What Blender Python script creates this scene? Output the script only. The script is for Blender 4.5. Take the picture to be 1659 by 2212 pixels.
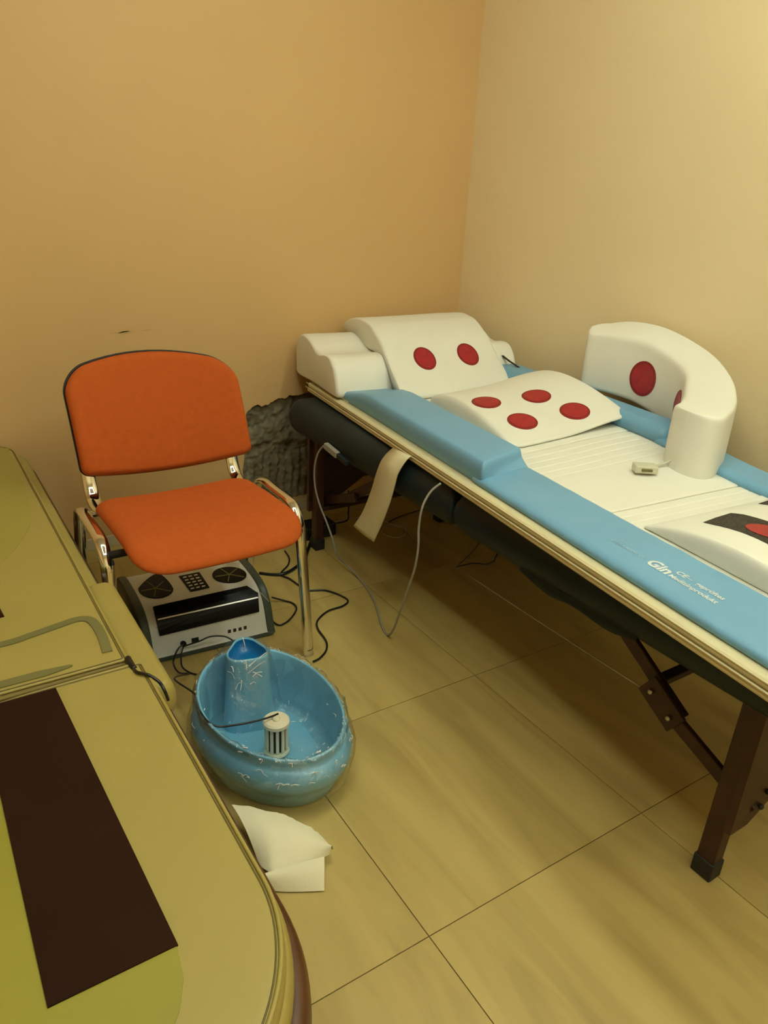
import bpy, bmesh, math, random
from mathutils import Vector, Matrix, noise
from mathutils.bvhtree import BVHTree
from mathutils.geometry import tessellate_polygon
random.seed(7)
S = bpy.context.scene
COL = S.collection
for o in list(bpy.data.objects): bpy.data.objects.remove(o)

# ------------------------------------------------------------------ camera
F, PITCH, ROLL, YAW, CH = 1596.3, 0.40563, 0.053732, -0.592505, 1.27
_f = Vector((-math.sin(YAW)*math.cos(PITCH), math.cos(YAW)*math.cos(PITCH), -math.sin(PITCH)))
_r0 = Vector((math.cos(YAW), math.sin(YAW), 0)); _u0 = _r0.cross(_f)
_r = math.cos(ROLL)*_r0 + math.sin(ROLL)*_u0; _u = -math.sin(ROLL)*_r0 + math.cos(ROLL)*_u0
CAMP = Vector((0, 0, CH))
cd = bpy.data.cameras.new('camera'); cam = bpy.data.objects.new('camera', cd); COL.objects.link(cam)
cd.sensor_fit = 'VERTICAL'; cd.sensor_height = 36; cd.sensor_width = 27; cd.lens = 36*F/2212; cd.clip_start = .02
cam.matrix_world = Matrix(((_r.x,_u.x,-_f.x,0),(_r.y,_u.y,-_f.y,0),(_r.z,_u.z,-_f.z,CH),(0,0,0,1)))
S.camera = cam
def ray(px, py): return ((px-829)/F*_r - (py-1106)/F*_u + _f).normalized()
def PZ(px, py, z=0.0): d = ray(px,py); return CAMP + d*((z-CH)/d.z)
def PX(px, py, x): d = ray(px,py); return CAMP + d*(x/d.x)
def PY(px, py, y): d = ray(px,py); return CAMP + d*(y/d.y)

# ------------------------------------------------------------------ world, exposure
w = bpy.data.worlds.new('world'); S.world = w; w.use_nodes = True
w.node_tree.nodes['Background'].inputs[0].default_value = (.9,.8,.6,1)
w.node_tree.nodes['Background'].inputs[1].default_value = .02
S.view_settings.view_transform = 'Standard'; S.view_settings.look = 'None'
S.view_settings.gamma = 1; S.view_settings.use_curve_mapping = False
S.view_settings.exposure = 0.0
LIGHT_COL = (.90, 1.0, .83); LIGHT_E = 21.5

# ------------------------------------------------------------------ materials
def srgb(r,g,b): 
    return tuple(((c/255)/12.92 if c/255<.04045 else ((c/255+.055)/1.055)**2.4) for c in (r,g,b))
def mat(name, col, rough=.6, metal=0, spec=.5, var=.06, vscale=8, bump=0, bscale=200, coat=0, sheen=0):
    m = bpy.data.materials.new(name); m.use_nodes = True; nt = m.node_tree; b = nt.nodes['Principled BSDF']
    b.inputs['Roughness'].default_value = rough; b.inputs['Metallic'].default_value = metal
    b.inputs['Specular IOR Level'].default_value = spec; b.inputs['Coat Weight'].default_value = coat
    b.inputs['Sheen Weight'].default_value = sheen
    tc = nt.nodes.new('ShaderNodeTexCoord')
    n = nt.nodes.new('ShaderNodeTexNoise'); n.inputs['Scale'].default_value = vscale; n.inputs['Detail'].default_value = 3
    nt.links.new(tc.outputs['Object'], n.inputs['Vector'])
    r = nt.nodes.new('ShaderNodeValToRGB'); nt.links.new(n.outputs['Fac'], r.inputs[0])
    r.color_ramp.elements[0].position = .3; r.color_ramp.elements[1].position = .7
    r.color_ramp.elements[0].color = tuple(c*(1-var) for c in col)+(1,); r.color_ramp.elements[1].color = tuple(min(1,c*(1+var)) for c in col)+(1,)
    nt.links.new(r.outputs[0], b.inputs['Base Color'])
    if bump:
        n2 = nt.nodes.new('ShaderNodeTexNoise'); n2.inputs['Scale'].default_value = bscale
        nt.links.new(tc.outputs['Object'], n2.inputs['Vector'])
        bp = nt.nodes.new('ShaderNodeBump'); bp.inputs['Strength'].default_value = bump; bp.inputs['Distance'].default_value = .002
        nt.links.new(n2.outputs['Fac'], bp.inputs['Height']); nt.links.new(bp.outputs[0], b.inputs['Normal'])
    return m
M = {}
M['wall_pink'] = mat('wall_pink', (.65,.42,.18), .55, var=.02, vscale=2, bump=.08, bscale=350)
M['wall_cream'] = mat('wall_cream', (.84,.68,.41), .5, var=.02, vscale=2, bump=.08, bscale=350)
M['ceiling'] = mat('ceiling_white', (.75,.73,.68), .8, var=.02)
M['grout'] = mat('grout', (.20,.15,.07), .9)
M['masonry'] = mat('masonry', (.20,.165,.10), .95, var=.35, vscale=30, bump=.6, bscale=120)
M['base'] = mat('skirting', (.50,.43,.28), .4)
M['white'] = mat('white_leatherette', (.80,.785,.69), .45, var=.02, bump=.05, bscale=500)
M['cream'] = mat('cream_edge', (.66,.59,.36), .5, var=.03)
M['blue'] = mat('blue_vinyl', (.165,.375,.57), .42, var=.04, vscale=5, bump=.06, bscale=60)
M['print'] = mat('white_print', (.68,.74,.74), .5)
M['print_faint'] = mat('faint_print', (.32,.52,.68), .5)
M['red'] = mat('red_dot', (.36,.012,.02), .35, var=.15, vscale=40)
M['reddark'] = mat('red_dot_rim', (.24,.008,.012), .35)
M['dark'] = mat('dark_vinyl', (.006,.016,.020), .5, spec=.35, var=.15)
M['legwood'] = mat('dark_red_wood', (.038,.011,.006), .45, var=.3, vscale=25)
M['rubber'] = mat('black_rubber', (.012,.012,.012), .6)
M['black'] = mat('black_plastic', (.008,.008,.008), .3)
M['mesh'] = None
M['orange'] = mat('orange_fabric', (.47,.092,.014), .9, var=.05, vscale=60, bump=.25, bscale=700, spec=.2)
M['chrome'] = mat('chrome', (.78,.77,.74), .07, metal=1, var=.01)
M['steel'] = mat('steel', (.5,.48,.45), .3, metal=1)
M['device'] = mat('white_device', (.72,.73,.72), .28, var=.02)
M['deviceside'] = mat('grey_green_side', (.055,.075,.06), .4)
M['gloss'] = mat('gloss_black', (.004,.004,.004), .3, spec=.15)
M['tub'] = mat('blue_tub', (.18,.43,.61), .32, var=.05)
M['tubin'] = mat('deep_blue_insert', (.004,.13,.36), .3)
M['array'] = mat('ivory_plastic', (.72,.66,.48), .4)
M['paper'] = mat('paper', (.79,.72,.50), .9, var=.03, bump=.2, bscale=300)
M['bedcream'] = mat('bed_beige', (.35,.275,.07), .5, var=.03, bump=.05, bscale=400)
M['beddark'] = mat('bed_seam', (.13,.095,.025), .6)
M['groove'] = mat('bed_groove', (.16,.145,.045), .7)
M['bedgreen'] = mat('bed_green', (.28,.25,.025), .55, var=.05, vscale=3)
M['bedgreen2'] = mat('bed_pale_green', (.325,.272,.055), .55, var=.05, vscale=3)
M['brown'] = mat('bed_brown', (.022,.007,.002), .75, var=.1, spec=.12)
M['bedwood'] = mat('bed_wood', (.085,.032,.010), .4, var=.25, vscale=18)
M['greycable'] = mat('grey_cable', (.30,.28,.23), .5)
M['whitecable'] = mat('white_cable', (.50,.47,.38), .5)
M['clip'] = mat('clip_plastic', (.62,.60,.46), .3)

def mesh_fabric():
    m = mat('black_mesh_fabric', (.03,.026,.02), .7); nt = m.node_tree; b = nt.nodes['Principled BSDF']
    tc = nt.nodes.new('ShaderNodeTexCoord'); v = nt.nodes.new('ShaderNodeTexVoronoi'); v.inputs['Scale'].default_value = 160
    nt.links.new(tc.outputs['Object'], v.inputs['Vector'])
    r = nt.nodes.new('ShaderNodeValToRGB'); r.color_ramp.elements[0].color = (.008,.006,.005,1); r.color_ramp.elements[1].color = (.05,.04,.026,1)
    r.color_ramp.elements[0].position = .25; r.color_ramp.elements[1].position = .6
    nt.links.new(v.outputs['Distance'], r.inputs[0]); nt.links.new(r.outputs[0], b.inputs['Base Color'])
    return m
M['mesh'] = mesh_fabric()
def tile_mat():
    m = bpy.data.materials.new('stone_tile'); m.use_nodes = True; nt = m.node_tree; b = nt.nodes['Principled BSDF']
    tc = nt.nodes.new('ShaderNodeTexCoord'); oi = nt.nodes.new('ShaderNodeObjectInfo')
    mul = nt.nodes.new('ShaderNodeVectorMath'); mul.operation = 'SCALE'; mul.inputs['Scale'].default_value = 1
    cmb = nt.nodes.new('ShaderNodeMath'); cmb.operation = 'MULTIPLY'; cmb.inputs[1].default_value = 37
    nt.links.new(oi.outputs['Random'], cmb.inputs[0])
    add = nt.nodes.new('ShaderNodeVectorMath'); add.operation = 'ADD'
    nt.links.new(tc.outputs['Object'], add.inputs[0]); nt.links.new(cmb.outputs[0], add.inputs[1])
    mp = nt.nodes.new('ShaderNodeMapping'); mp.inputs['Scale'].default_value = (7,1.1,1); nt.links.new(add.outputs[0], mp.inputs['Vector'])
    n = nt.nodes.new('ShaderNodeTexNoise'); n.inputs['Scale'].default_value = 1.6; n.inputs['Detail'].default_value = 6; n.inputs['Distortion'].default_value = .6
    nt.links.new(mp.outputs[0], n.inputs['Vector'])
    r = nt.nodes.new('ShaderNodeValToRGB'); e = r.color_ramp.elements
    e[0].position = .3; e[0].color = (.38,.27,.085,1); e[1].position = .72; e[1].color = (.55,.41,.14,1)
    x = e.new(.5); x.color = (.475,.35,.113,1)
    nt.links.new(n.outputs['Fac'], r.inputs[0]); nt.links.new(r.outputs[0], b.inputs['Base Color'])
    b.inputs['Roughness'].default_value = .42; b.inputs['Specular IOR Level'].default_value = .4
    return m
M['tile'] = tile_mat()
def film_mat(name, tint, opac, rough, bump=.0):
    m = bpy.data.materials.new(name); m.use_nodes = True; nt = m.node_tree
    for n in list(nt.nodes): nt.nodes.remove(n)
    out = nt.nodes.new('ShaderNodeOutputMaterial'); mx = nt.nodes.new('ShaderNodeMixShader')
    tr = nt.nodes.new('ShaderNodeBsdfTransparent'); tr.inputs[0].default_value = tint+(1,)
    gl = nt.nodes.new('ShaderNodeBsdfGlossy'); gl.inputs['Roughness'].default_value = rough; gl.inputs[0].default_value = (.95,.95,.95,1)
    lw = nt.nodes.new('ShaderNodeLayerWeight'); lw.inputs['Blend'].default_value = .5
    pw = nt.nodes.new('ShaderNodeMath'); pw.operation = 'POWER'; pw.inputs[1].default_value = 3.5; nt.links.new(lw.outputs['Facing'], pw.inputs[0])
    fr = nt.nodes.new('ShaderNodeMath'); fr.operation = 'MULTIPLY'; fr.inputs[1].default_value = .55; nt.links.new(pw.outputs[0], fr.inputs[0])
    ad = nt.nodes.new('ShaderNodeMath'); ad.operation = 'ADD'; ad.inputs[1].default_value = opac; ad.use_clamp = True
    nt.links.new(fr.outputs[0], ad.inputs[0]); nt.links.new(ad.outputs[0], mx.inputs[0])
    nt.links.new(tr.outputs[0], mx.inputs[1]); nt.links.new(gl.outputs[0], mx.inputs[2]); nt.links.new(mx.outputs[0], out.inputs[0])
    if bump:
        tc = nt.nodes.new('ShaderNodeTexCoord'); n2 = nt.nodes.new('ShaderNodeTexNoise'); n2.inputs['Scale'].default_value = 28; n2.inputs['Detail'].default_value = 5
        nt.links.new(tc.outputs['Object'], n2.inputs['Vector'])
        bp = nt.nodes.new('ShaderNodeBump'); bp.inputs['Strength'].default_value = bump; bp.inputs['Distance'].default_value = .02
        nt.links.new(n2.outputs['Fac'], bp.inputs['Height']); nt.links.new(bp.outputs[0], gl.inputs['Normal'])
    return m
M['film'] = film_mat('clear_film', (.985,.99,.985), .10, .13, .9)
M['water'] = film_mat('clear_water', (.93,.97,.97), .03, .05, .12)
def emit(name, col, e):
    m = bpy.data.materials.new(name); m.use_nodes = True; b = m.node_tree.nodes['Principled BSDF']
    b.inputs['Emission Color'].default_value = col+(1,); b.inputs['Emission Strength'].default_value = e
    b.inputs['Base Color'].default_value = (.8,.8,.8,1)
    return m
M['led'] = emit('led_diffuser', LIGHT_COL, LIGHT_E)

# ------------------------------------------------------------------ builders
GEO = {}
def empty(name, loc, label=None, cat=None, group=None, kind=None):
    o = bpy.data.objects.new(name, None); COL.objects.link(o); o.location = loc; o.empty_display_size = .05
    return tag(o, label, cat, group, kind)
def tag(o, label=None, cat=None, group=None, kind=None):
    if label: o['label'] = label
    if cat: o['category'] = cat
    if group: o['group'] = group
    if kind: o['kind'] = kind
    return o
def wloc(o):
    l = Vector(o.location)
    while o.parent: o = o.parent; l = l + o.location
    return l
def mk(name, verts, faces, m, parent=None, smooth=True, weld=False):
    verts = [Vector(v) for v in verts]
    lo = Vector((min(v[i] for v in verts) for i in range(3))); hi = Vector((max(v[i] for v in verts) for i in range(3)))
    c = (lo+hi)/2
    me = bpy.data.meshes.new(name); me.from_pydata([v-c for v in verts], [], faces)
    bm = bmesh.new(); bm.from_mesh(me)
    if weld: bmesh.ops.remove_doubles(bm, verts=bm.verts, dist=1e-5)
    bmesh.ops.recalc_face_normals(bm, faces=bm.faces)
    bm.to_mesh(me); bm.free()
    me.materials.append(M[m] if isinstance(m, str) else m)
    for p in me.polygons: p.use_smooth = smooth
    o = bpy.data.objects.new(name, me); COL.objects.link(o)
    if parent: o.parent = parent; o.location = c - wloc(parent)
    else: o.location = c
    GEO[o.name] = (verts, faces)
    return o
def sharp(o, ang=40):
    me = o.data
    bm = bmesh.new(); bm.from_mesh(me)
    for e in bm.edges:
        if len(e.link_faces) == 2 and e.calc_face_angle(0) > math.radians(ang): e.smooth = False
    bm.to_mesh(me); bm.free(); return o
def bvh(o): v, f = GEO[o.name]; return BVHTree.FromPolygons(v, f)
def box_geo(lo, hi, bev=0):
    bm = bmesh.new(); bmesh.ops.create_cube(bm, size=1)
    for v in bm.verts: v.co = Vector((lo[i] if v.co[i] < 0 else hi[i] for i in range(3)))
    if bev: bmesh.ops.bevel(bm, geom=list(bm.edges), offset=bev, segments=2, affect='EDGES', profile=.5)
    bm.verts.index_update(); r = ([v.co.copy() for v in bm.verts], [[v.index for v in f.verts] for f in bm.faces]); bm.free(); return r
def box(name, lo, hi, m, parent=None, bev=0, xf=None):
    v, f = box_geo(lo, hi, bev)
    if xf: v = [xf(*p) for p in v]
    return mk(name, v, f, m, parent, smooth=False)
def bar(name, a, b, wd, th, m, parent=None, up=(0,0,1), bev=.003):
    a, b = Vector(a), Vector(b); z = (b-a).normalized(); x = z.cross(Vector(up)).normalized(); y = z.cross(x)
    L = (b-a).length
    v, f = box_geo((-wd/2,-th/2,0),(wd/2,th/2,L), bev)
    return mk(name, [a+x*p.x+y*p.y+z*p.z for p in v], f, m, parent, smooth=False)
def catmull(pts, n=8, closed=False):
    pts = [Vector(p) for p in pts]; out = []; N = len(pts)
    for i in range(N if closed else N-1):
        g = (lambda k: pts[k % N]) if closed else (lambda k: pts[min(max(k,0),N-1)])
        p0, p1, p2, p3 = g(i-1), g(i), g(i+1), g(i+2)
        for j in range(n):
            t = j/n
            out.append(.5*((2*p1)+(p2-p0)*t+(2*p0-5*p1+4*p2-p3)*t*t+(3*p1-p0-3*p2+p3)*t**3))
    if not closed: out.append(pts[-1])
    return out
def tube(name, pts, r, m, parent=None, n=8, seg=10, ry=None, bino=None, closed=False, raw=False):
    P = pts if raw else catmull(pts, n, closed)
    P = [Vector(p) for p in P]; N = len(P); verts = []; faces = []
    up = None
    for i, p in enumerate(P):
        a = P[(i-1) % N] if closed or i > 0 else P[i]; b = P[(i+1) % N] if closed or i < N-1 else P[i]
        t = (b-a).normalized()
        if bino is not None: x = Vector(bino); x = (x - t*x.dot(t)).normalized()
        else:
            if up is None: up = Vector((0,0,1)) if abs(t.z) < .9 else Vector((1,0,0))
            x = (up - t*up.dot(t)).normalized(); up = x
        y = t.cross(x)
        for k in range(seg):
            an = 2*math.pi*k/seg
            verts.append(p + x*(r*math.cos(an)) + y*((ry or r)*math.sin(an)))
    R = N if closed else N-1
    for i in range(R):
        for k in range(seg):
            a, b = i*seg+k, i*seg+(k+1) % seg; c, d = ((i+1) % N)*seg+(k+1) % seg, ((i+1) % N)*seg+k
            faces.append((a,b,c,d))
    if not closed: faces.append(tuple(range(seg-1,-1,-1))); faces.append(tuple((N-1)*seg+k for k in range(seg)))
    return mk(name, verts, faces, m, parent)
def samples(a, b, er, n, er2=None):
    L = b-a; er = min(er, L*.49); er2 = min(er2 or er, L*.49); out = []
    q = 6 if max(er,er2) < .1 else 18
    for k in range(q): out.append(a + er*(1-math.cos(math.pi/2*k/q)))
    for k in range(n+1): out.append(a+er + (L-er-er2)*k/n)
    for k in range(q-1,-1,-1): out.append(b - er2*(1-math.cos(math.pi/2*k/q)))
    return out
def sstep(a, b, x): t = min(1, max(0, (x-a)/(b-a))); return t*t*(3-2*t)
def pad(name, s0, s1, t0, t1, zb, zt, er, rc, m, parent=None, xf=None, ns=8, nt=8):
    """soft slab; rc = corner radius, or (radius at t0 end, radius at t1 end)"""
    if not callable(zb): q = zb; zb = lambda s,t: q
    if not callable(zt): q2 = zt; zt = lambda s,t: q2
    rcs = rc if isinstance(rc, tuple) else (rc, rc)
    xf = xf or (lambda s,t,z: Vector((s,t,z)))
    Ss, Ts = samples(s0,s1,max(er,max(rcs)),ns), samples(t0,t1,max(er,rcs[0]),nt,max(er,rcs[1]))
    top = []; bot = []; NS, NT = len(Ss), len(Ts)
    for j, t in enumerate(Ts):
        for i, s in enumerate(Ss):
            S_, T_ = s, t
            r = rcs[0] if t < (t0+t1)/2 else rcs[1]
            cx = min(max(s, s0+r), s1-r); cy = min(max(t, t0+r), t1-r)
            dx, dy = s-cx, t-cy
            if r > 0 and dx != 0 and dy != 0:
                # square corner cell -> quarter disc
                ax, ay = dx/r, dy/r
                S_ = cx + r*ax*math.sqrt(max(0,1-ay*ay/2)); T_ = cy + r*ay*math.sqrt(max(0,1-ax*ax/2))
                d = r - math.hypot(S_-cx, T_-cy)
            else: d = min(s-s0, s1-s, t-t0, t1-t)
            p = min(1, max(0, d/er)); pr = math.sqrt(max(0,1-(1-p)**2))
            b_, t_ = zb(S_,T_), zt(S_,T_); mid = (b_+t_)/2
            top.append(xf(S_,T_, mid+(t_-mid)*pr)); bot.append(xf(S_,T_, mid+(b_-mid)*pr))
    faces = []; K = NS*NT
    for j in range(NT-1):
        for i in range(NS-1):
            a = j*NS+i; q = (a,a+1,a+NS+1,a+NS); faces.append(q); faces.append(tuple(K+x for x in reversed(q)))
    return mk(name, top+bot, faces, m, parent, weld=True)
def polar(name, outline, fn, m, parent=None, rings=(1,.99,.97,.94,.9,.8,.6,.4,.2)):
    """outline: list of (a,b); fn(a,b,rho,side)->Vector, side +1 front, -1 back"""
    ca = sum(p[0] for p in outline)/len(outline); cb = sum(p[1] for p in outline)/len(outline); N = len(outline)
    verts = []; faces = []
    for side in (1,-1):
        base = len(verts)
        for rho in rings:
            for a, b in outline: verts.append(fn(ca+(a-ca)*rho, cb+(b-cb)*rho, rho, side))
        verts.append(fn(ca, cb, 0, side)); c = len(verts)-1
        for k in range(len(rings)-1):
            for i in range(N):
                q = (base+k*N+i, base+k*N+(i+1) % N, base+(k+1)*N+(i+1) % N, base+(k+1)*N+i)
                faces.append(q if side > 0 else q[::-1])
        for i in range(N):
            q = (base+(len(rings)-1)*N+i, base+(len(rings)-1)*N+(i+1) % N, c); faces.append(q if side > 0 else q[::-1])
        if side == -1:
            for i in range(N): faces.append((i, (i+1) % N, base+(i+1) % N, base+i))
    return mk(name, verts, faces, m, parent, weld=True)
def loft(name, prof, s0, s1, er, m, parent, xf, n=10):
    """closed (t,z) profile swept over s, soft ends"""
    ct = sum(p[0] for p in prof)/len(prof); cz = sum(p[1] for p in prof)/len(prof)
    Ss = samples(s0, s1, er, n); N = len(prof); verts = []; faces = []
    for s in Ss:
        d = min(s-s0, s1-s); p = min(1, d/er); ins = er*(1-math.sqrt(max(0,1-(1-p)**2)))
        for i, (t,z) in enumerate(prof):
            v = Vector((ct-t, cz-z)); L = v.length; v = v/L*min(ins, L*.5)
            verts.append(xf(s, t+v.x, z+v.y))
    for k in range(len(Ss)-1):
        for i in range(N): faces.append((k*N+i, k*N+(i+1) % N, (k+1)*N+(i+1) % N, (k+1)*N+i))
    faces.append(tuple(range(N))); faces.append(tuple((len(Ss)-1)*N+i for i in reversed(range(N))))
    return mk(name, verts, faces, m, parent)
def sticker(name, target, center, rx, ry, m, parent, thick=.002, ax=None, segs=28, tree=None, rings=(0,.5,1)):
    """thin disc wrapped on a surface; center = (point, normal)"""
    p, n = center; n = n.normalized()
    if n.dot(CAMP-p) < 0: n = -n
    ax = Vector(ax or (1,0,0)); x = (ax - n*ax.dot(n)).normalized(); y = n.cross(x)
    tree = tree or bvh(target); top = []
    def hit(a, b):
        q = p + x*a + y*b
        h = tree.ray_cast(q+n*.05, -n, .2)
        return h[0] if h[0] is not None else q
    top.append(hit(0,0)+n*thick)
    for r in rings[1:]:
        for k in range(segs):
            an = 2*math.pi*k/segs; top.append(hit(rx*r*math.cos(an), ry*r*math.sin(an))+n*thick)
    faces = [(0,1+k,1+(k+1) % segs) for k in range(segs)]
    R = len(rings)-1
    for j in range(R-1):
        for k in range(segs):
            faces.append((1+j*segs+k, 1+j*segs+(k+1) % segs, 1+(j+1)*segs+(k+1) % segs, 1+(j+1)*segs+k))
    L = len(top); b0 = 1+(R-1)*segs
    low = [top[b0+k]-n*(thick+.002) for k in range(segs)]
    for k in range(segs): faces.append((b0+k, b0+(k+1) % segs, L+(k+1) % segs, L+k))
    return sharp(mk(name, top+low, faces, m, parent), 35)
def cast(target, px, py, tree=None):
    h = (tree or bvh(target)).ray_cast(CAMP, ray(px,py))
    return h[0], h[1]
def patch(name, target, pix, m, parent, thick=.003, sub=4, tree=None, sink=.002):
    """thin plate wrapped on a surface whose corners are seen at these photo pixels"""
    tree = tree or bvh(target); P = []
    for i in range(len(pix)):
        a, b = pix[i], pix[(i+1) % len(pix)]
        for k in range(sub): P.append((a[0]+(b[0]-a[0])*k/sub, a[1]+(b[1]-a[1])*k/sub))
    cx = sum(p[0] for p in P)/len(P); cy = sum(p[1] for p in P)/len(P)
    top = []; low = []; rr = (1,.66,.33)
    for q in rr:
        for a, b in P:
            h = tree.ray_cast(CAMP, ray(cx+(a-cx)*q, cy+(b-cy)*q))
            if h[0] is None: return None
            n = h[1] if h[1].dot(CAMP-h[0]) > 0 else -h[1]
            top.append(h[0]+n*thick)
            if q == 1: low.append(h[0]-n*sink)
    h = tree.ray_cast(CAMP, ray(cx,cy)); n = h[1] if h[1].dot(CAMP-h[0]) > 0 else -h[1]
    N = len(P); top.append(h[0]+n*thick); c = len(top)-1; faces = []
    for j in range(len(rr)-1):
        for k in range(N): faces.append((j*N+k, j*N+(k+1) % N, (j+1)*N+(k+1) % N, (j+1)*N+k))
    for k in range(N): faces.append(((len(rr)-1)*N+k, (len(rr)-1)*N+(k+1) % N, c))
    for k in range(N): faces.append((k, (k+1) % N, c+1+(k+1) % N, c+1+k))
    return mk(name, top+low, faces, m, parent, smooth=False)

# ================================================================== SETTING
WX, WY, X0, Y0, CZ = 2.115, 2.64, -1.3, -1.7, 2.65
fl = box('floor', (X0-.05,Y0-.05,-.1), (WX+.05,WY+.08,-.0035), 'grout'); tag(fl, kind='structure')
TX, TY, T, G = .641, .725, .6, .0011
ix0, iy0 = math.floor((X0-TX)/T), math.floor((Y0-TY)/T)
tiles_full = None
for i in range(ix0, 5):
    for j in range(iy0, 5):
        a, b = max(X0, TX+i*T+G), min(WX, TX+(i+1)*T-G); c, d = max(Y0, TY+j*T+G), min(WY, TY+(j+1)*T-G)
        if b-a < .01 or d-c < .01: continue
        full = abs(b-a-T+2*G) < 1e-6 and abs(d-c-T+2*G) < 1e-6
        if full and tiles_full:
            o = tiles_full.copy(); COL.objects.link(o); o.location = Vector(((a+b)/2,(c+d)/2,-.002))-wloc(fl)
        else:
            o = box('tile', (a,c,-.004), (b,d,0), 'tile', fl)
            if full: tiles_full = o
# back wall with a broken-out hole
hole = [(1.085,.05),(1.09,.12),(1.08,.22),(1.095,.31),(1.09,.36),(1.105,.40),(1.10,.45),(1.125,.475),(1.15,.485),(1.165,.475),(1.19,.478),(1.215,.488),(1.24,.502),(1.265,.497),(1.29,.51),(1.33,.505),(1.40,.52),(1.47,.50),(1.52,.45),(1.54,.33),(1.52,.2),(1.53,.05)]
hp = []
for i in range(len(hole)):
    a, b = Vector(hole[i]), Vector(hole[(i+1) % len(hole)])
    for k in range(4):
        q = a.lerp(b, k/4)
        if k: q += Vector((noise.noise((q.x*60,q.y*60,1)), noise.noise((q.x*60,q.y*60,5))))*.006
        hp.append((q.x, max(q.y, .05)))
outer = [(X0,-.01),(WX+.06,-.01),(WX+.06,CZ),(X0,CZ)]
V = [Vector((x,WY,z)) for x,z in outer+hp]; Fc = [list(t) for t in tessellate_polygon([[Vector((x,z,0)) for x,z in outer],[Vector((x,z,0)) for x,z in hp]])]
n0 = len(V); V += [Vector((x+noise.noise((x*40,z*40,3))*.004,WY+.035,z)) for x,z in hp]
for i in range(len(hp)): j = (i+1) % len(hp); Fc.append([4+i, 4+j, n0+j, n0+i])
n1 = len(V); V += [Vector((x,WY+.12,z)) for x,z in outer]
for i in range(4): j = (i+1) % 4; Fc.append([i,j,n1+j,n1+i])
Fc.append([n1,n1+1,n1+2,n1+3])
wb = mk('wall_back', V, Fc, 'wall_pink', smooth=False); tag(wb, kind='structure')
# scuff mark in the paint
nt = M['wall_pink'].node_tree; b_ = nt.nodes['Principled BSDF']
# rough masonry in the hole
gv = []; gf = []; NXg, NZg = 90, 90
for j in range(NZg):
    for i in range(NXg):
        x = 1.06+.5*i/(NXg-1); z = .03+.51*j/(NZg-1)
        d = .022 + .012*noise.fractal((x*14,z*14,2),.7,2,4) + .006*noise.noise((x*70,z*70,9))
        lip = .315 + .02*noise.noise((x*18,0,4))
        if z < lip: d += .012*sstep(lip, lip-.02, z)
        if z < .26+.03*noise.noise((x*20,3,7)): d += .006*math.cos((x+.01*noise.noise((z*9,x*5,1)))*2*math.pi/.034)
        gv.append((x, WY+max(.004,d), z))
for j in range(NZg-1):
    for i in range(NXg-1): a = j*NXg+i; gf.append((a,a+1,a+NXg+1,a+NXg))
mk('broken_masonry', gv, gf, 'masonry', wb)
M['scuff'] = mat('paint_scuff', (.56,.365,.16), .7)
for q in (((228,721),(262,716),(290,714),(262,719)),((255,719),(272,714),(284,717),(270,721)),((300,715),(318,711),(330,712),(316,714))):
    mk('scuff_mark', [PY(a,b,WY-.0006) for a,b in q], [(0,1,2,3)], 'scuff', wb, smooth=False)
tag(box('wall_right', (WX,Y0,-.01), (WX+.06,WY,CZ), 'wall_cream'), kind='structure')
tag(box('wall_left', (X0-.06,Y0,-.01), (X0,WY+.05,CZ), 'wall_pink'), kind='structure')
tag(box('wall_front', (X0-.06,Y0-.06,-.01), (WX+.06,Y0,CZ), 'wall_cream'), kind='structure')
tag(box('ceiling', (X0-.06,Y0-.06,CZ), (WX+.06,WY+.12,CZ+.06), 'ceiling'), kind='structure')
tag(box('baseboard_back', (X0,WY-.010,0), (WX,WY,.045), 'base', bev=.002), kind='structure')
tag(box('baseboard_right', (WX-.010,Y0,0), (WX,WY-.011,.045), 'base', bev=.002), kind='structure')
# ceiling light: square LED frame
cl = empty('ceiling_light', (.85,.275,CZ), 'square frame of warm led strip light mounted on the ceiling', 'lamp')
LX0, LX1, LY0, LY1, LW = .10, 1.60, -.70, 1.25, .09
for lo, hi in (((LX0,LY0),(LX1,LY0+LW)),((LX0,LY1-LW),(LX1,LY1)),((LX0,LY0+LW),(LX0+LW,LY1-LW)),((LX1-LW,LY0+LW),(LX1,LY1-LW))):
    box('led_strip', (lo[0],lo[1],CZ-.03), (hi[0],hi[1],CZ-.001), 'led', cl)

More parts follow.
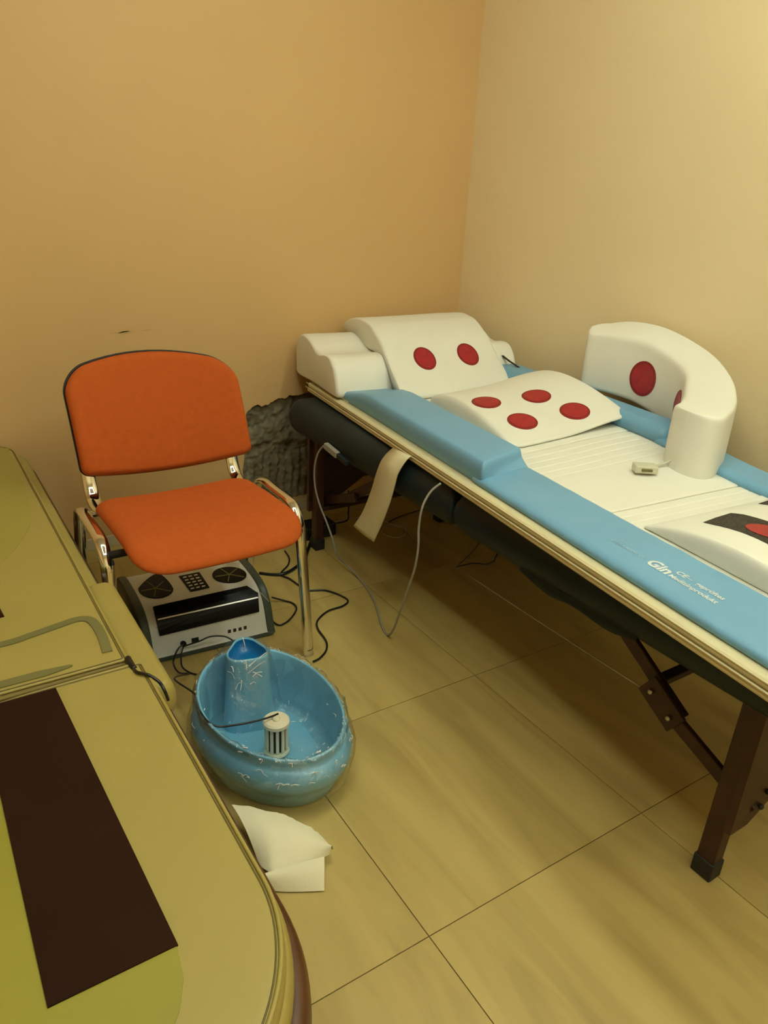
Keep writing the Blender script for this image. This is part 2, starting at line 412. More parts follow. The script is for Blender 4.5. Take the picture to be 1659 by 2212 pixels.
# ================================================================== MASSAGE TABLE
mt = empty('massage_table', (1.52,1.42,0), 'dark vinyl folding massage table with red-brown wooden legs under the white mat', 'table')
TX0, TX1, TYN, TYF = 1.178, 1.868, .40, 2.455
for y0, y1, rc in ((1.428,TYF,(.012,.05)),(TYN,1.422,(.05,.012))):
    pad('table_cushion', TX0, TX1, y0, y1, .425, .558, .055, rc, 'dark', mt, ns=6, nt=10)
def legset(y, sg):
    for x in (1.228, 1.818):
        lg = bar('leg', (x, y, .04), (x, y-sg*.004, .45), .040, .033, 'legwood', mt, up=(1,0,0))
        bar('rubber_foot', (x, y, 0), (x, y, .045), .046, .040, 'rubber', lg, up=(1,0,0))
    ys = y-sg*.030
    # gable panel with a cut-out arch
    prof = [(1.2,.46),(1.2,.150),(1.258,.150),(1.44,.255),(1.606,.255),(1.788,.150),(1.846,.150),(1.846,.46)]
    v = [Vector((a,ys+k,b)) for k in (-.008,.008) for a,b in prof]; N = len(prof)
    f = [tuple(range(N)), tuple(range(2*N-1,N-1,-1))]+[(i,(i+1) % N,N+(i+1) % N,N+i) for i in range(N)]
    pn = mk('gable_panel', v, f, 'legwood', mt, smooth=False)
    for x in (1.275, 1.29):
        for z in (.19,.22,.36,.40): 
            if (x < 1.28) == (z in (.19,.36)): mk_bolt('bolt', (x+.005,ys-.012 if sg > 0 else ys-.012,z), (0,-1,0), .006, pn)
    bar('crossbar', (1.235,y+sg*.0,.165) if sg > 0 else (1.235,y-.0,.165), (1.81,y,.165), .03, .018, 'legwood', mt) if sg < 0 else None
def mk_bolt(name, p, n, r, parent, m='rubber'):
    p = Vector(p); n = Vector(n).normalized(); x = n.orthogonal().normalized(); y = n.cross(x); v = []; N = 10
    for h, q in ((-.003,1),(.004,1),(.006,.6)):
        for k in range(N): a = 2*math.pi*k/N; v.append(p+n*h+(x*math.cos(a)+y*math.sin(a))*r*q)
    f = [(j*N+k, j*N+(k+1) % N, (j+1)*N+(k+1) % N, (j+1)*N+k) for j in range(2) for k in range(N)]+[tuple(range(2*N,3*N)), tuple(range(N))]
    return mk(name, v, f, m, parent)
legset(.549, 1); legset(2.272, -1)
for sg, yl, ym, ye in ((1,.545,.735,.93),(-1,2.276,2.08,1.885)):
    for x in (1.262, 1.784):
        bar('brace', (x,yl-sg*.035,.180), (x,ym+sg*.02,.283), .034, .014, 'legwood', mt, up=(1,0,0))
        bar('brace', (x+.014,ym-sg*.03,.268), (x+.014,ye+sg*.02,.425), .034, .014, 'legwood', mt, up=(1,0,0))
        a, b = Vector((x-.012,ym-sg*.035,.262)), Vector((x-.012,ym+sg*.055,.318))
        if sg < 0: continue
        bk = bar('brace_bracket', a, b, .062, .008, 'legwood', mt, up=(1,0,0), bev=.002)
        for q in (.2,.8): mk_bolt('bolt', a.lerp(b,q)+Vector((-.007,0,0)), (-1,0,0), .006, bk, 'steel')
    bar('crossbar', (1.27,ym+sg*.045,.317), (1.80,ym+sg*.045,.317), .026, .018, 'legwood', mt)
tube('tension_wire', [(1.25,.79,.296),(1.25,1.13,.289),(1.25,1.466,.286)], .0014, 'steel', mt, n=2, seg=6)
tube('tension_strap', [(1.25,1.466,.286), PX(1030,1180,1.25), PX(1052,1162,1.25)+Vector((0,0,.05))], .0022, 'black', mt, n=4, seg=6)
tube('tension_strap', [(1.25,1.466,.286), PX(1020,1217,1.27), PX(1066,1212,1.30), Vector((1.36,1.40,.43))], .0022, 'black', mt, n=4, seg=6)
# sagging carry-pocket fabric under the near half
sv = []; sf = []; NS_ = 24
for i in range(NS_+1):
    u = i/NS_; y = 1.16-.36*u
    sag = math.sin(math.pi*u)**.8*(.030+.012*math.sin(u*9))
    for k, (dx, dz) in enumerate(((0,.02),(-.012,0),(-.014,-.6),(0,-1),(.03,-.9),(.06,.02))):
        sv.append((1.205+dx, y, .437 + (dz*sag if dz < 0 else dz)))
for i in range(NS_):
    for k in range(5): a = i*6+k; sf.append((a,a+1,a+7,a+6))
mk('fabric_pocket', sv, sf, 'dark', mt)

# ================================================================== MASSAGE MAT (local frame: s across, t from head to foot)
TH = math.radians(6.6); Od = Vector((1.29,2.50)); dv = Vector((-math.sin(TH),-math.cos(TH))); wv = Vector((math.cos(TH),-math.sin(TH)))
def zoff(s, t): return (.040-.028*sstep(1.05,1.5,t))*sstep(.15,.72,s)
def MW(s, t, z): p = Od + wv*s + dv*t; return Vector((p.x,p.y,z+zoff(s,t)))
def MF(s, t, z): p = Od + wv*s + dv*t; return Vector((p.x,p.y,z))
def MH(s, t, z): p = Od + wv*s + dv*t; return Vector((p.x,p.y,z+.55*zoff(s,t)))
mm = empty('massage_mat', MF(.39,1.05,.562), 'long white massage mat with blue side bolsters lying on the dark massage table', 'mat')
pad('bottom_layer', 0,.785, 0,2.13, .561,.578, .008,.02,'cream',mm,MW,ns=10,nt=30)
pad('top_layer', .002,.783, .003,2.127, .577,.597, .009,.02,'cream',mm,MW,ns=10,nt=30)
for zz, ss in ((.578,-.0005),(.592,.003)):
    tube('piping', [MW(ss,t,zz) for t in [k*.1 for k in range(22)]], .0022, 'cream', mm, n=2, seg=6)
def panel(t0, t1, nm='panel', z=.604, s0=.195, s1=.69): return pad(nm, s0, s1, t0, t1, .595, z, .006, .003, 'white', mm, MW, ns=8, nt=4)
panel(.02,.335, s0=.03, s1=.75)
for k in range(4): panel(.337+k*.032,.3705+k*.032,'pleat', z=.602)
panel(.466,1.015)
for k in range(5): panel(1.017+k*.036,1.0545+k*.036,'pleat', z=.602)
panel(1.198,1.435)
for k in range(2): panel(1.437+k*.032,1.4705+k*.032,'pleat', z=.602)
panel(1.502,2.10)
def MSH(s,t,z): return MW(s, t-.42*(s-.03)*sstep(.75,1.15,t)*sstep(.59,.64,z), z)
bolL1 = pad('bolster', .028,.208, .285,1.185, .592, lambda s,t: .662-.034*sstep(.48,.28,t), .016,.015,'blue',mm,MSH,ns=6,nt=14)
bolL2 = pad('bolster', .026,.212, 1.13,2.11, .592, lambda s,t: .620+.0012*noise.noise((t*22,s*6,0))*1.6, .022,.02,'blue',mm,MW,ns=8,nt=40)
pad('bolster', .662,.786, .25,1.16, .592, .650, .034,.03,'blue',mm,MW,ns=6,nt=12)
pad('bolster', .662,.788, 1.12,2.11, .592, .624, .022,.02,'blue',mm,MW,ns=6,nt=16)
# hanging cream strap over the table side
sl = [PX(868,958,1.245),PX(850,967,1.205),PX(828,990,1.168),PX(815,1020,1.160),PX(803,1060,1.158),PX(785,1105,1.156),PX(765,1136,1.152)]
sr = [PX(905,988,1.225),PX(886,987,1.185),PX(862,1020,1.160),PX(853,1050,1.156),PX(843,1085,1.154),PX(826,1130,1.152),PX(808,1170,1.150)]
A, B = catmull(sl,4), catmull(sr,4); v = []; f = []
for a, b in zip(A,B):
    for h in (0,.004):
        for q in (0,.5,1): v.append(a.lerp(b,q)+Vector((-h-.003*math.sin(q*math.pi),0,0)))
for i in range(len(A)-1):
    for k in (0,1): f.append((i*6+k,i*6+k+1,i*6+k+7,i*6+k+6)); f.append((i*6+3+k,i*6+9+k,i*6+10+k,i*6+4+k))
    f.append((i*6,i*6+6,i*6+9,i*6+3)); f.append((i*6+2,i*6+5,i*6+11,i*6+8))
e = (len(A)-1)*6; f += [(e,e+1,e+4,e+3),(e+1,e+2,e+5,e+4),(0,3,4,1),(1,4,5,2)]
tag(mk('strap', v, f, 'cream', mm), 'cream strap hanging down over the dark table side')
# small strap tab at the wall side
tube('strap_tab', [PX(1178,822,2.05), PX(1190,814,2.06), PX(1205,818,2.06), PX(1210,828,2.06)], .010, 'white', mm, ry=.003, bino=(0,1,0), n=4)
# printed lettering on the near bolster
def text(body, s, t, size, m, parent, tree, shear=0, bold=0.0, sx=1):
    cu = bpy.data.curves.new('tmp','FONT'); cu.body = body; cu.size = size; cu.shear = shear; cu.offset = bold; cu.resolution_u = 3
    ob = bpy.data.objects.new('tmp', cu); COL.objects.link(ob)
    dg = bpy.context.evaluated_depsgraph_get(); me = ob.evaluated_get(dg).to_mesh()
    v = [(p.co.x*sx,p.co.y) for p in me.vertices]; f = [list(p.vertices) for p in me.polygons]
    ob.evaluated_get(dg).to_mesh_clear(); bpy.data.objects.remove(ob); bpy.data.curves.remove(cu)
    out = []
    for a, b in v:
        q = MF(s+b, t+a, .8); h = tree.ray_cast(q, Vector((0,0,-1)))
        out.append(h[0]+Vector((0,0,.0008)) if h[0] else q)
    return mk('lettering', out, f, m, parent, smooth=False)
tb = bvh(bolL2)
text('Gin', .084, 1.692, .042, 'print', bolL2, tb, bold=.0016, sx=.92)
text('CE', .108, 1.748, .021, 'print', bolL2, tb, bold=.0005)
for a0, b0, sz, m_ in ((1.775,.108,.022,'print'),(1.597,.112,.010,'print_faint'),(1.607,.112,.010,'print_faint'),(1.618,.113,.014,'print_faint')):
    text('–', b0, a0, sz, m_, bolL2, tb, bold=.0003)
text('geprüftes', .108, 1.798, .0185, 'print', bolL2, tb, bold=.0004, sx=.93)
text('Medizinprodukt', .084, 1.752, .0185, 'print', bolL2, tb, bold=.0004, sx=.97)
text('GTZ-AMEDICO', .092, 1.583, .0135, 'print_faint', bolL2, tb, bold=.0003)

# ------------------------------------------------------------------ cushions lying on the mat
cp = [(-.10,.606),(-.117,.64),(-.118,.70),(-.095,.748),(-.05,.768),(.0,.768),(.05,.755),(.10,.735),(.145,.729),(.19,.737),(.235,.732),(.272,.700),(.298,.645),(.300,.610),(.25,.605),(.05,.605)]
cpf = [(p.x,p.y) for p in catmull([Vector((a,b,0)) for a,b in cp], 4, True)]
co = loft('contour_pillow', cpf, .0,.765, .016, 'white', None, MH); 
tag(co, 'white wave-shaped contour pillow lying across the head end of the mat', 'pillow')
tube('black_strap', [PX(1085,768,1.96),PX(1100,780,1.96),PX(1118,792,1.97),PX(1130,802,1.98)], .006, 'black', co, ry=.002, n=4, bino=(1,0,0))
ap = [(-.10,.768),(-.125,.778),(-.115,.798),(-.06,.820),(.02,.834),(.085,.831),(.136,.820),(.22,.777),(.30,.712),(.36,.668),(.402,.634),(.408,.614),(.385,.610),(.345,.640),(.295,.695),(.25,.730),(.18,.737),(.10,.737),(.03,.757),(-.04,.769)]
apf = [(p.x,p.y) for p in catmull([Vector((a,b,0)) for a,b in ap], 4, True)]
def MA(s,t,z): p = Od + wv*s + dv*t; return Vector((p.x,p.y,z+.012*sstep(.2,.7,s)))
ar = loft('arched_cushion', apf, .203,.668, .014, 'white', None, MA)
tag(ar, 'white arched head cushion with two red discs, on top of the contour pillow', 'cushion')
def dot(target, px, py, r, ry=None, rim=True, ax=None):
    t_ = bvh(target); h = t_.ray_cast(CAMP, ray(px,py))
    if h[0] is None: print('MISS', px, py); return
    a = sticker('red_disc', target, (h[0],h[1]), r, ry or r, 'reddark', target, .0018, ax=ax or (wv.x,wv.y,0), tree=t_)
    sticker('disc_center', target, (h[0],h[1]), r*.84, (ry or r)*.84, 'red', a, .0026, ax=ax or (wv.x,wv.y,0), tree=t_)
dot(ar, 917, 775, .043, .052); dot(ar, 1010, 766, .043, .052)
def ztf(t): x = min(1,max(0,(t-.47)/.50)); return .056*max(0,math.sin(math.pi*x**.72))**.85
def MQ(s,t,z): p = Od + wv*s + dv*t; return Vector((p.x,p.y,z+zoff(s,t)+.024*sstep(.45,.70,s)))
q4 = pad('low_cushion', .262,.705, .465,.985, .604, lambda s,t: .617+ztf(t), .012,.05,'white',None,MQ,ns=10,nt=24)
tag(q4, 'low domed white cushion with four red discs lying in the middle of the mat', 'cushion')
for a, b in ((1050,869),(1158,856),(1128,910),(1241,888)): dot(q4, a, b, .047, .047)
# C-shaped pillow standing on the mat
st = [((.757,.69),(.855,.67),.690,.876,.908),((.782,.77),(.898,.735),.688,.884,.925),((.808,.88),(.915,.87),.680,.882,.924),((.808,.99),(.912,1.05),.655,.858,.885),
      ((.765,1.095),(.845,1.20),.625,.838,.845),((.688,1.175),(.738,1.318),.608,.814,.813),((.64,1.215),(.645,1.372),.604,.797,.797),((.612,1.225),(.61,1.380),.604,.790,.790)]
ctrl = []
for i_,o_,zb,zi,zo in st: ctrl.append((MF(*i_,zb),MF(*i_,zi),MF(*o_,zo),MF(*o_,zb)))
cols = [catmull([c[k] for c in ctrl], 5) for k in range(4)]
sec = [tuple(cols[k][i] for k in range(4)) for i in range(len(cols[0]))]
def ext(s0, s1, dist, sc):
    out = []
    for k in range(4):
        tdir = (s0[k]-s1[k]); tdir.z = 0; tdir.normalize()
        mid = (s0[k]+s0[3-k])/2
        out.append(mid+(s0[k]-mid)*sc + tdir*dist)
    return tuple(out)
front = [ext(sec[0],sec[2],.034*math.sin(a),max(.12,math.cos(a))) for a in (1.5,1.2,.9,.6,.3)]
back = [ext(sec[-1],sec[-3],.045*math.sin(a),max(.12,math.cos(a))) for a in (.3,.6,.9,1.2,1.5)]
sec = front+sec+back; NC = 32; v = []; f = []
for q in sec:
    for k in range(NC):
        an = 2*math.pi*k/NC; c_, s_ = math.cos(an), math.sin(an); e_ = 2/8
        a = math.copysign(abs(c_)**e_, c_)*.5+.5; b = math.copysign(abs(s_)**(2/13), s_)*.5+.5
        v.append(q[0].lerp(q[3],a).lerp(q[1].lerp(q[2],a),b))
for i in range(len(sec)-1):
    for k in range(NC): f.append((i*NC+k,i*NC+(k+1) % NC,(i+1)*NC+(k+1) % NC,(i+1)*NC+k))
f.append(tuple(range(NC))); f.append(tuple((len(sec)-1)*NC+k for k in reversed(range(NC))))
cpil = mk('curved_pillow', v, f, 'white'); tag(cpil, 'white C-shaped pillow standing upright on the mat against the right wall', 'pillow')
dot(cpil, 1389, 818, .056, .052, ax=(0,0,1))
t_ = bvh(cpil); h = t_.find_nearest(MF(.745,1.105,.735))
a_ = sticker('red_disc', cpil, (h[0],h[1]), .05, .045, 'reddark', cpil, .0018, ax=(0,0,1), tree=t_); sticker('disc_center', cpil, (h[0],h[1]), .042, .038, 'red', a_, .0026, ax=(0,0,1), tree=t_)
# connector plug and its lead
pc = PZ(1392,1014,.630)
plug = empty('connector_plug', pc, 'small cream plastic connector plug lying on the mat beside the C-shaped pillow', 'plug')
ang = math.radians(-35); 
def PL(x,y,z): c,s = math.cos(ang),math.sin(ang); return pc+Vector((x*c-y*s,x*s+y*c,z))
box('plug_body', (-.030,-.020,-.006),(.030,.020,.014),'clip',plug,.003,PL)
box('plug_latch', (-.014,-.024,.001),(.014,-.018,.008),'groove',plug,.001,PL)
tube('plug_cable', [PL(.02,.004,.003),PZ(1420,1005,.632),PZ(1437,1000,.636),PZ(1452,992,.648)], .0035,'clip',plug,n=5,seg=8)
# domed foot pad
def zf(t): x = min(1,max(0,(t-1.54)/.50)); return .050*math.sin(math.pi*x)**.75
fp = pad('foot_pad', .232,.69, 1.535,2.05, .604, lambda s,t: .610+zf(t), .010,.012,'white',None,MW,ns=8,nt=24)
tag(fp, 'domed white pad with black mesh inserts at the near end of the mat', 'pad')
tb = bvh(fp)
def fpp(s,t): h = tb.ray_cast(MF(s,t,.9), Vector((0,0,-1))); return h[0]
def mpoly(name, pts, m, parent, h=.0012):
    c = (sum(p[0] for p in pts)/len(pts), sum(p[1] for p in pts)/len(pts)); v = []; f = []; rr = (1,.75,.5,.25)
    for q in rr:
        for s,t in pts: v.append(fpp(c[0]+(s-c[0])*q, c[1]+(t-c[1])*q)+Vector((0,0,h)))
    v.append(fpp(*c)+Vector((0,0,h))); N = len(pts); L = len(v)-1
    for j in range(3):
        for k in range(N): f.append((j*N+k,j*N+(k+1) % N,(j+1)*N+(k+1) % N,(j+1)*N+k))
    for k in range(N): f.append((3*N+k,3*N+(k+1) % N,L))
    return mk(name, v, f, m, parent)
def localof(px,py):
    h = tb.ray_cast(CAMP, ray(px,py)); p = Vector((h[0].x,h[0].y))-Od; return (p.dot(wv), p.dot(dv))
L1 = [localof(*p) for p in ((1518,1129),(1545,1119),(1578,1109),(1605,1112),(1632,1119),(1655,1126))]
L2 = [localof(*p) for p in ((1655,1174),(1630,1162),(1600,1150),(1570,1141),(1540,1134))]
far_ = [(L1[-1][0]+.0,L1[-1][1]+.05),(L2[0][0]+.03,L2[0][1]+.12),(L2[0][0]-.0,L2[0][1]+.05)]
def dens(p): return [tuple(Vector(p[i]).lerp(Vector(p[(i+1) % len(p)]),k/3)) for i in range(len(p)) for k in range(3)]
ins = mpoly('mesh_insert', dens(L1+far_+L2), 'mesh', fp)
cR = localof(1650,1146)
mpoly('red_disc', [(cR[0]+.032*math.cos(a),cR[1]+.010+.050*math.sin(a)) for a in [k*math.pi/10 for k in range(20)]], 'red', ins, .0022)
P0 = localof(1637,1089); dsh = (P0[0]-L1[0][0], P0[1]-L1[0][1])
ins2 = mpoly('mesh_insert', dens([(a+dsh[0],b+dsh[1]) for a,b in L1+far_+L2 if a+dsh[0] < .68]), 'mesh', fp)

# ================================================================== CHAIR
cx0 = .597
ch = empty('chair', (cx0,1.85,0), 'orange upholstered chair with chrome frame standing over the white control box', 'chair')
for sg in (-1,1):
    x = cx0+sg*.262; xf_ = x+sg*.006
    pth = [(xf_,1.645,0),(x+sg*.003,1.668,.20),(x,1.690,.37),(x,1.703,.415),(x,1.728,.445),(x,1.765,.456),(x,1.86,.456),(x,1.925,.456),(x,1.962,.447),(x,1.986,.420),(x,2.0,.37),(x+sg*.003,2.05,.20),(xf_,2.11,0)]
    tube('side_frame', pth, .0165, 'chrome', ch, ry=.009, bino=(1,0,0), n=6, seg=16)
    xs = cx0+sg*.212
    tube('back_support', [(xs+(-sg)*.03,1.80,.437),(xs-sg*.012,1.92,.437),(xs,1.985,.437),(xs,2.03,.447),(xs,2.055,.475),(xs,2.075,.53),(xs,2.095,.60),(xs,2.115,.66)], .019, 'chrome', ch, ry=.007, bino=(1,0,0), n=5, seg=14)
    for y in (1.70,1.985): mk_bolt('frame_cap', (x-sg*.012,y,.405), (-sg,0,0), .009, ch, 'rubber')
for y in (1.705,1.975): tube('cross_tube', [(cx0-.255,y,.425),(cx0,y,.425),(cx0+.255,y,.425)], .010, 'chrome' if y > 1.8 else 'rubber', ch, n=3, seg=10)
def rr_outline(hw0, hw1, b0, b1, r0, r1, n=10):
    """rounded trapezoid: half widths at b0 and b1, corner radii"""
    out = []
    for (cx,cy,r,a0) in ((hw0-r0,b0+r0,r0,-90),(hw1-r1,b1-r1,r1,0),(-(hw1-r1),b1-r1,r1,90),(-(hw0-r0),b0+r0,r0,180)):
        for k in range(n+1): a = math.radians(a0+90*k/n); out.append((cx+r*math.cos(a), cy+r*math.sin(a)))
    # densify
    d = []
    for i in range(len(out)):
        a, b = Vector(out[i]), Vector(out[(i+1) % len(out)]); m_ = max(1,int((b-a).length/.03))
        for k in range(m_): q = a.lerp(b,k/m_); d.append((q.x,q.y))
    return d
so = rr_outline(.226,.222,-.215,.205,.085,.055)
def seatf(a, b, rho, side):
    rot = math.radians(1.5); x = cx0-.010+a*math.cos(rot)-b*math.sin(rot); y = 1.745+a*math.sin(rot)+b*math.cos(rot)
    base = .462 - .030*sstep(-.10,-.215,b) + .010*(a/.226)**2 - .008*sstep(.0,.2,b)
    e = math.sqrt(max(0,1-((rho-.84)/.16)**2)) if rho > .84 else 1
    z = base + (.024*e if side > 0 else -.012*e)
    return Vector((x,y,z))
RG = (1,.995,.98,.96,.93,.89,.84,.7,.5,.3,.15)
seat = polar('seat', so, seatf, 'orange', ch, RG)
so2 = [(a*.86,b*.86) for a,b in so]
polar('seat_shell', so2, lambda a,b,r,s: seatf(a,b,min(r,.8),-1)+Vector((0,0,-.002-(.008 if s < 0 else 0))), 'rubber', ch)
bo = []
NB = 72
raw = rr_outline(.247,.245,0,.335,.022,.070,12)
def bshape(a, b):
    k = b/.335; top = -.036*(a/.245)**2; bot = .034*(a/.245)**2
    return (a, b + top*k + bot*(1-k))
bo = [bshape(a,b) for a,b in raw]
def backf(a, b, rho, side, th=.040):
    e = math.sqrt(max(0,1-((rho-.88)/.12)**2)) if rho > .88 else 1
    y = 2.068 + .33*b + (-.050)*(a/.245)**2 - .035*(b/.335)*(1-b/.335)
    z = .486 + b*.985
    n = Vector((.4*a,-.95,.3)).normalized()
    p = Vector((cx0+.015+a*1.005-.045*b, y, z))
    return p + n*((.030 if side > 0 else -.004)*e)
polar('backrest', bo, backf, 'orange', ch, (1,.995,.985,.965,.94,.91,.88,.7,.5,.3,.15))
polar('back_shell', [(a*1.012,(b-.16)*1.012+.16) for a,b in bo], lambda a,b,r,s: backf(a,b,r,-1)+Vector((0,.004+(.010 if s < 0 else 0),0)), 'rubber', ch)

# ================================================================== IONISER CONTROL BOX
ma = Vector((.452,1.806)); mx_ = Vector((math.cos(math.radians(-3.5)),math.sin(math.radians(-3.5)))); my_ = Vector((-math.sin(math.radians(1.0)),math.cos(math.radians(1.0))))
def MB(x,y,z): p = ma+mx_*x+my_*y; return Vector((p.x,p.y,z))
dev = empty('control_box', MB(.18,.13,0), 'white foot bath control box with black screen on the floor under the orange chair', 'machine')
mp_ = [(.012,.012),(.018,.022),(.026,.045),(.036,.078),(.052,.110),(.078,.137),(.12,.153),(.18,.163),(.245,.165),(.270,.152),(.277,.10),(.277,.012)]
mpf = [(p.x,p.y) for p in catmull([Vector((a,b,0)) for a,b in mp_],5)]
def extr(name, prof, x0, x1, m, parent, xf, bev=.006):
    cy = sum(p[0] for p in prof)/len(prof); cz = sum(p[1] for p in prof)/len(prof); N = len(prof); v = []; f = []
    st_ = [(x0,.97),(x0+bev*.3,.99),(x0+bev,1)]+[(x0+bev+(x1-x0-2*bev)*k/6,1) for k in range(1,6)]+[(x1-bev,1),(x1-bev*.3,.99),(x1,.97)]
    for x, s in st_:
        for y, z in prof: v.append(xf(x, cy+(y-cy)*s, cz+(z-cz)*s))
    for i in range(len(st_)-1):
        for k in range(N): f.append((i*N+k,i*N+(k+1) % N,(i+1)*N+(k+1) % N,(i+1)*N+k))
    f.append(tuple(range(N))); f.append(tuple((len(st_)-1)*N+k for k in reversed(range(N))))
    return sharp(mk(name, v, f, m, parent), 50)
body = extr('body', mpf, .004,.358,'device',dev,MB)
cyc, czc = .142, .080
sp = [(cyc+(y-cyc)*1.03, max(0,czc+(z-czc)*1.05)) for y,z in mpf]
extr('side_panel', sp, -.014,.010,'deviceside',dev,MB); extr('side_panel', sp, .352,.376,'deviceside',dev,MB)
box('plinth', (.0,.010,0),(.362,.275,.014),'deviceside',dev,.002,MB)
tb = bvh(body)
scr = patch('screen', body, [(330,1313),(532,1268),(556,1282),(558,1321),(344,1373)], 'gloss', dev, .007, 6, tb)
sharp(scr)
patch('screen_edge', body, [(339,1338),(555,1290),(556,1292.5),(340,1340.5)], 'steel', scr, .0085, 4, tb)
def fpad(cx,cy,rx,ry,neck):
    pts = []
    for k in range(28):
        a = 2*math.pi*k/28; x, y = rx*math.cos(a), ry*math.sin(a)
        if neck and y < 0: x = x*(1-.45*(-y/ry)) + 4*(-y/ry); y *= 1.6
        pts.append((cx+x,cy+y))
    o = patch('foot_plate', body, pts, 'gloss', dev, .003, 1, tb)
    for a in (20,95,160,235,300):
        r_ = math.radians(a); x1, y1 = cx+rx*.9*math.cos(r_), cy+ry*.9*math.sin(r_); nx, ny = -math.sin(r_)*1.1, math.cos(r_)*1.1
        patch('plate_line', body, [(cx+nx,cy+ny),(x1+nx,y1+ny),(x1-nx,y1-ny),(cx-nx,cy-ny)], 'groove', o, .0042, 3, tb) if o else None
    return o
fpad(336,1273,38,20,True); fpad(495,1243,37,17,False)
kp = patch('keypad', body, [(386,1246),(430,1237),(452,1270),(411,1279)], 'gloss', dev, .003, 3, tb)
if kp:
    for r_ in range(5):
        for c_ in range(3):
            u, w_ = .22+.27*c_, .12+.18*r_
            x = 386+44*u+23*w_; y = 1246-9*u+33*w_
            patch('key', body, [(x-4,y+1),(x+3.5,y-.7),(x+4.5,y+1.3),(x-3,y+3)], 'device', kp, .0045, 1, tb)
for (x,y) in ((495,1364),(506.5,1361.5),(518,1359),(529,1356)):
    patch('usb_port', body, [(x-3.5,y-3),(x+3,y-4.5),(x+3.5,y+2.5),(x-3,y+4)], 'black', dev, .001, 1, tb)
sk = patch('round_socket', body, [(395+6.5*math.cos(k*math.pi/8),1390+6.5*math.sin(k*math.pi/8)) for k in range(16)], 'black', dev, .006, 1, tb)
patch('square_socket', body, [(413,1379),(428,1376),(429,1387),(414,1390)], 'black', dev, .002, 1, tb)
for a, b in (((303,1364),(338,1356)),((560,1280),(590,1272))):
    pa = cast(body,*a,tree=tb)[0] or MB(.0,.045,.1); pb = cast(body,*b,tree=tb)[0] or MB(.37,.045,.1)
    tube('hinge_rod_glint', [pa+Vector((0,-.004,.003)),(pa+pb)/2+Vector((0,-.004,.003)),pb+Vector((0,-.004,.003))], .0014, 'whitecable', dev, n=2, seg=6)  # clear hinge rod drawn pale, its glint put into the colour

# ================================================================== FOOT TUB
tc_ = Vector((.592,1.308)); ta = math.radians(100)   # long axis direction
tu = Vector((math.cos(ta),math.sin(ta))); tv = Vector((tu.y,-tu.x))
def TP(th, k, z, extra=0):
    a, b = .207+extra, .158+extra
    x, y = a*math.cos(th)*k, b*math.sin(th)*k*(1+.06*math.cos(th))
    p = tc_+tu*x+tv*y; return Vector((p.x,p.y,z))
def rimz(th): c = (1+math.cos(th))/2; return .148+.044*c**1.5
NTh = 72
def ring_loft(name, prof, m, parent, wob=0, seed=0):
    v = []; f = []; N = NTh
    for j, (k, zf_) in enumerate(prof):
        for i in range(N):
            th = 2*math.pi*i/N; z = zf_(th) if callable(zf_) else zf_
            p = TP(th, k, z)
            if wob:
                q = Vector((math.cos(th)*3+seed, math.sin(th)*3, j*.55))
                p += Vector((p.x-tc_.x,p.y-tc_.y,.0)).normalized()*(wob*(.5+noise.fractal(q*1.7,.6,2,4))) + Vector((0,0,wob*.4*noise.noise(q*2)))
            v.append(p)
    for j in range(len(prof)-1):
        for i in range(N): f.append((j*N+i,j*N+(i+1) % N,(j+1)*N+(i+1) % N,(j+1)*N+i))
    return v, f
tub = empty('foot_tub', (tc_.x,tc_.y,0), 'blue plastic foot bath tub on the floor in front of the control box', 'tub')
prof = [(.0,.004),(.5,.003),(.84,.002),(.91,.006),(.955,.030),(.98,.050),(.975,.053),(1.035,.060),(1.072,.076),(1.078,.094),(1.055,.110),(1.00,.118),(.962,lambda t:.121),
        (.968,lambda t:rimz(t)-.016),(.988,lambda t:rimz(t)-.003),(.975,rimz),(.955,rimz),(.945,lambda t:rimz(t)-.004),(.93,lambda t:rimz(t)-.02),(.90,.10),(.86,.045),(.82,.030),(.75,.026),(.4,.026),(0,.026)]
v, f = ring_loft('basin', prof, 'tub', tub); bas = mk('basin', v, f, 'tub', tub, weld=True)
# hub with deep blue insert
hc = Vector((.585,1.437)); tri = []
for k in range(36):
    a = 2*math.pi*k/36; r = .046*(1+.13*math.cos(3*(a-math.radians(76))))
    tri.append(Vector((math.cos(a)*r, math.sin(a)*r)))
v = []; f = []; N = 36
for k, z in ((1.35,.026),(1.28,.06),(1.15,.15),(1.08,.215),(1.06,.228),(1.02,.234),(.97,.233),(.94,.230),(.90,.208),(.3,.204),(0,.204)):
    for t in tri: v.append(Vector((hc.x+t.x*k,hc.y+t.y*k,z+(t.y*k)*.03)))
for j in range(10):
    for i in range(N): f.append((j*N+i,j*N+(i+1) % N,(j+1)*N+(i+1) % N,(j+1)*N+i))
hub = mk('hub', v[:8*N], f[:7*N], 'tub', tub, weld=True)
mk('hub_insert', v[7*N:], [tuple(x-7*N for x in q) for q in f[7*N:]], 'tubin', hub, weld=True)
# water
wv_ = [TP(2*math.pi*i/NTh, .862, .052) for i in range(NTh)]+[TP(2*math.pi*i/NTh, .862*.5, .052) for i in range(NTh)]+[TP(0,0,.052)]
wf = [(i,(i+1) % NTh,NTh+(i+1) % NTh,NTh+i) for i in range(NTh)]+[(NTh+i,NTh+(i+1) % NTh,2*NTh) for i in range(NTh)]
tag(mk('water', wv_, wf, 'water'), 'shallow clear water in the bottom of the blue foot tub', 'water', kind='stuff')
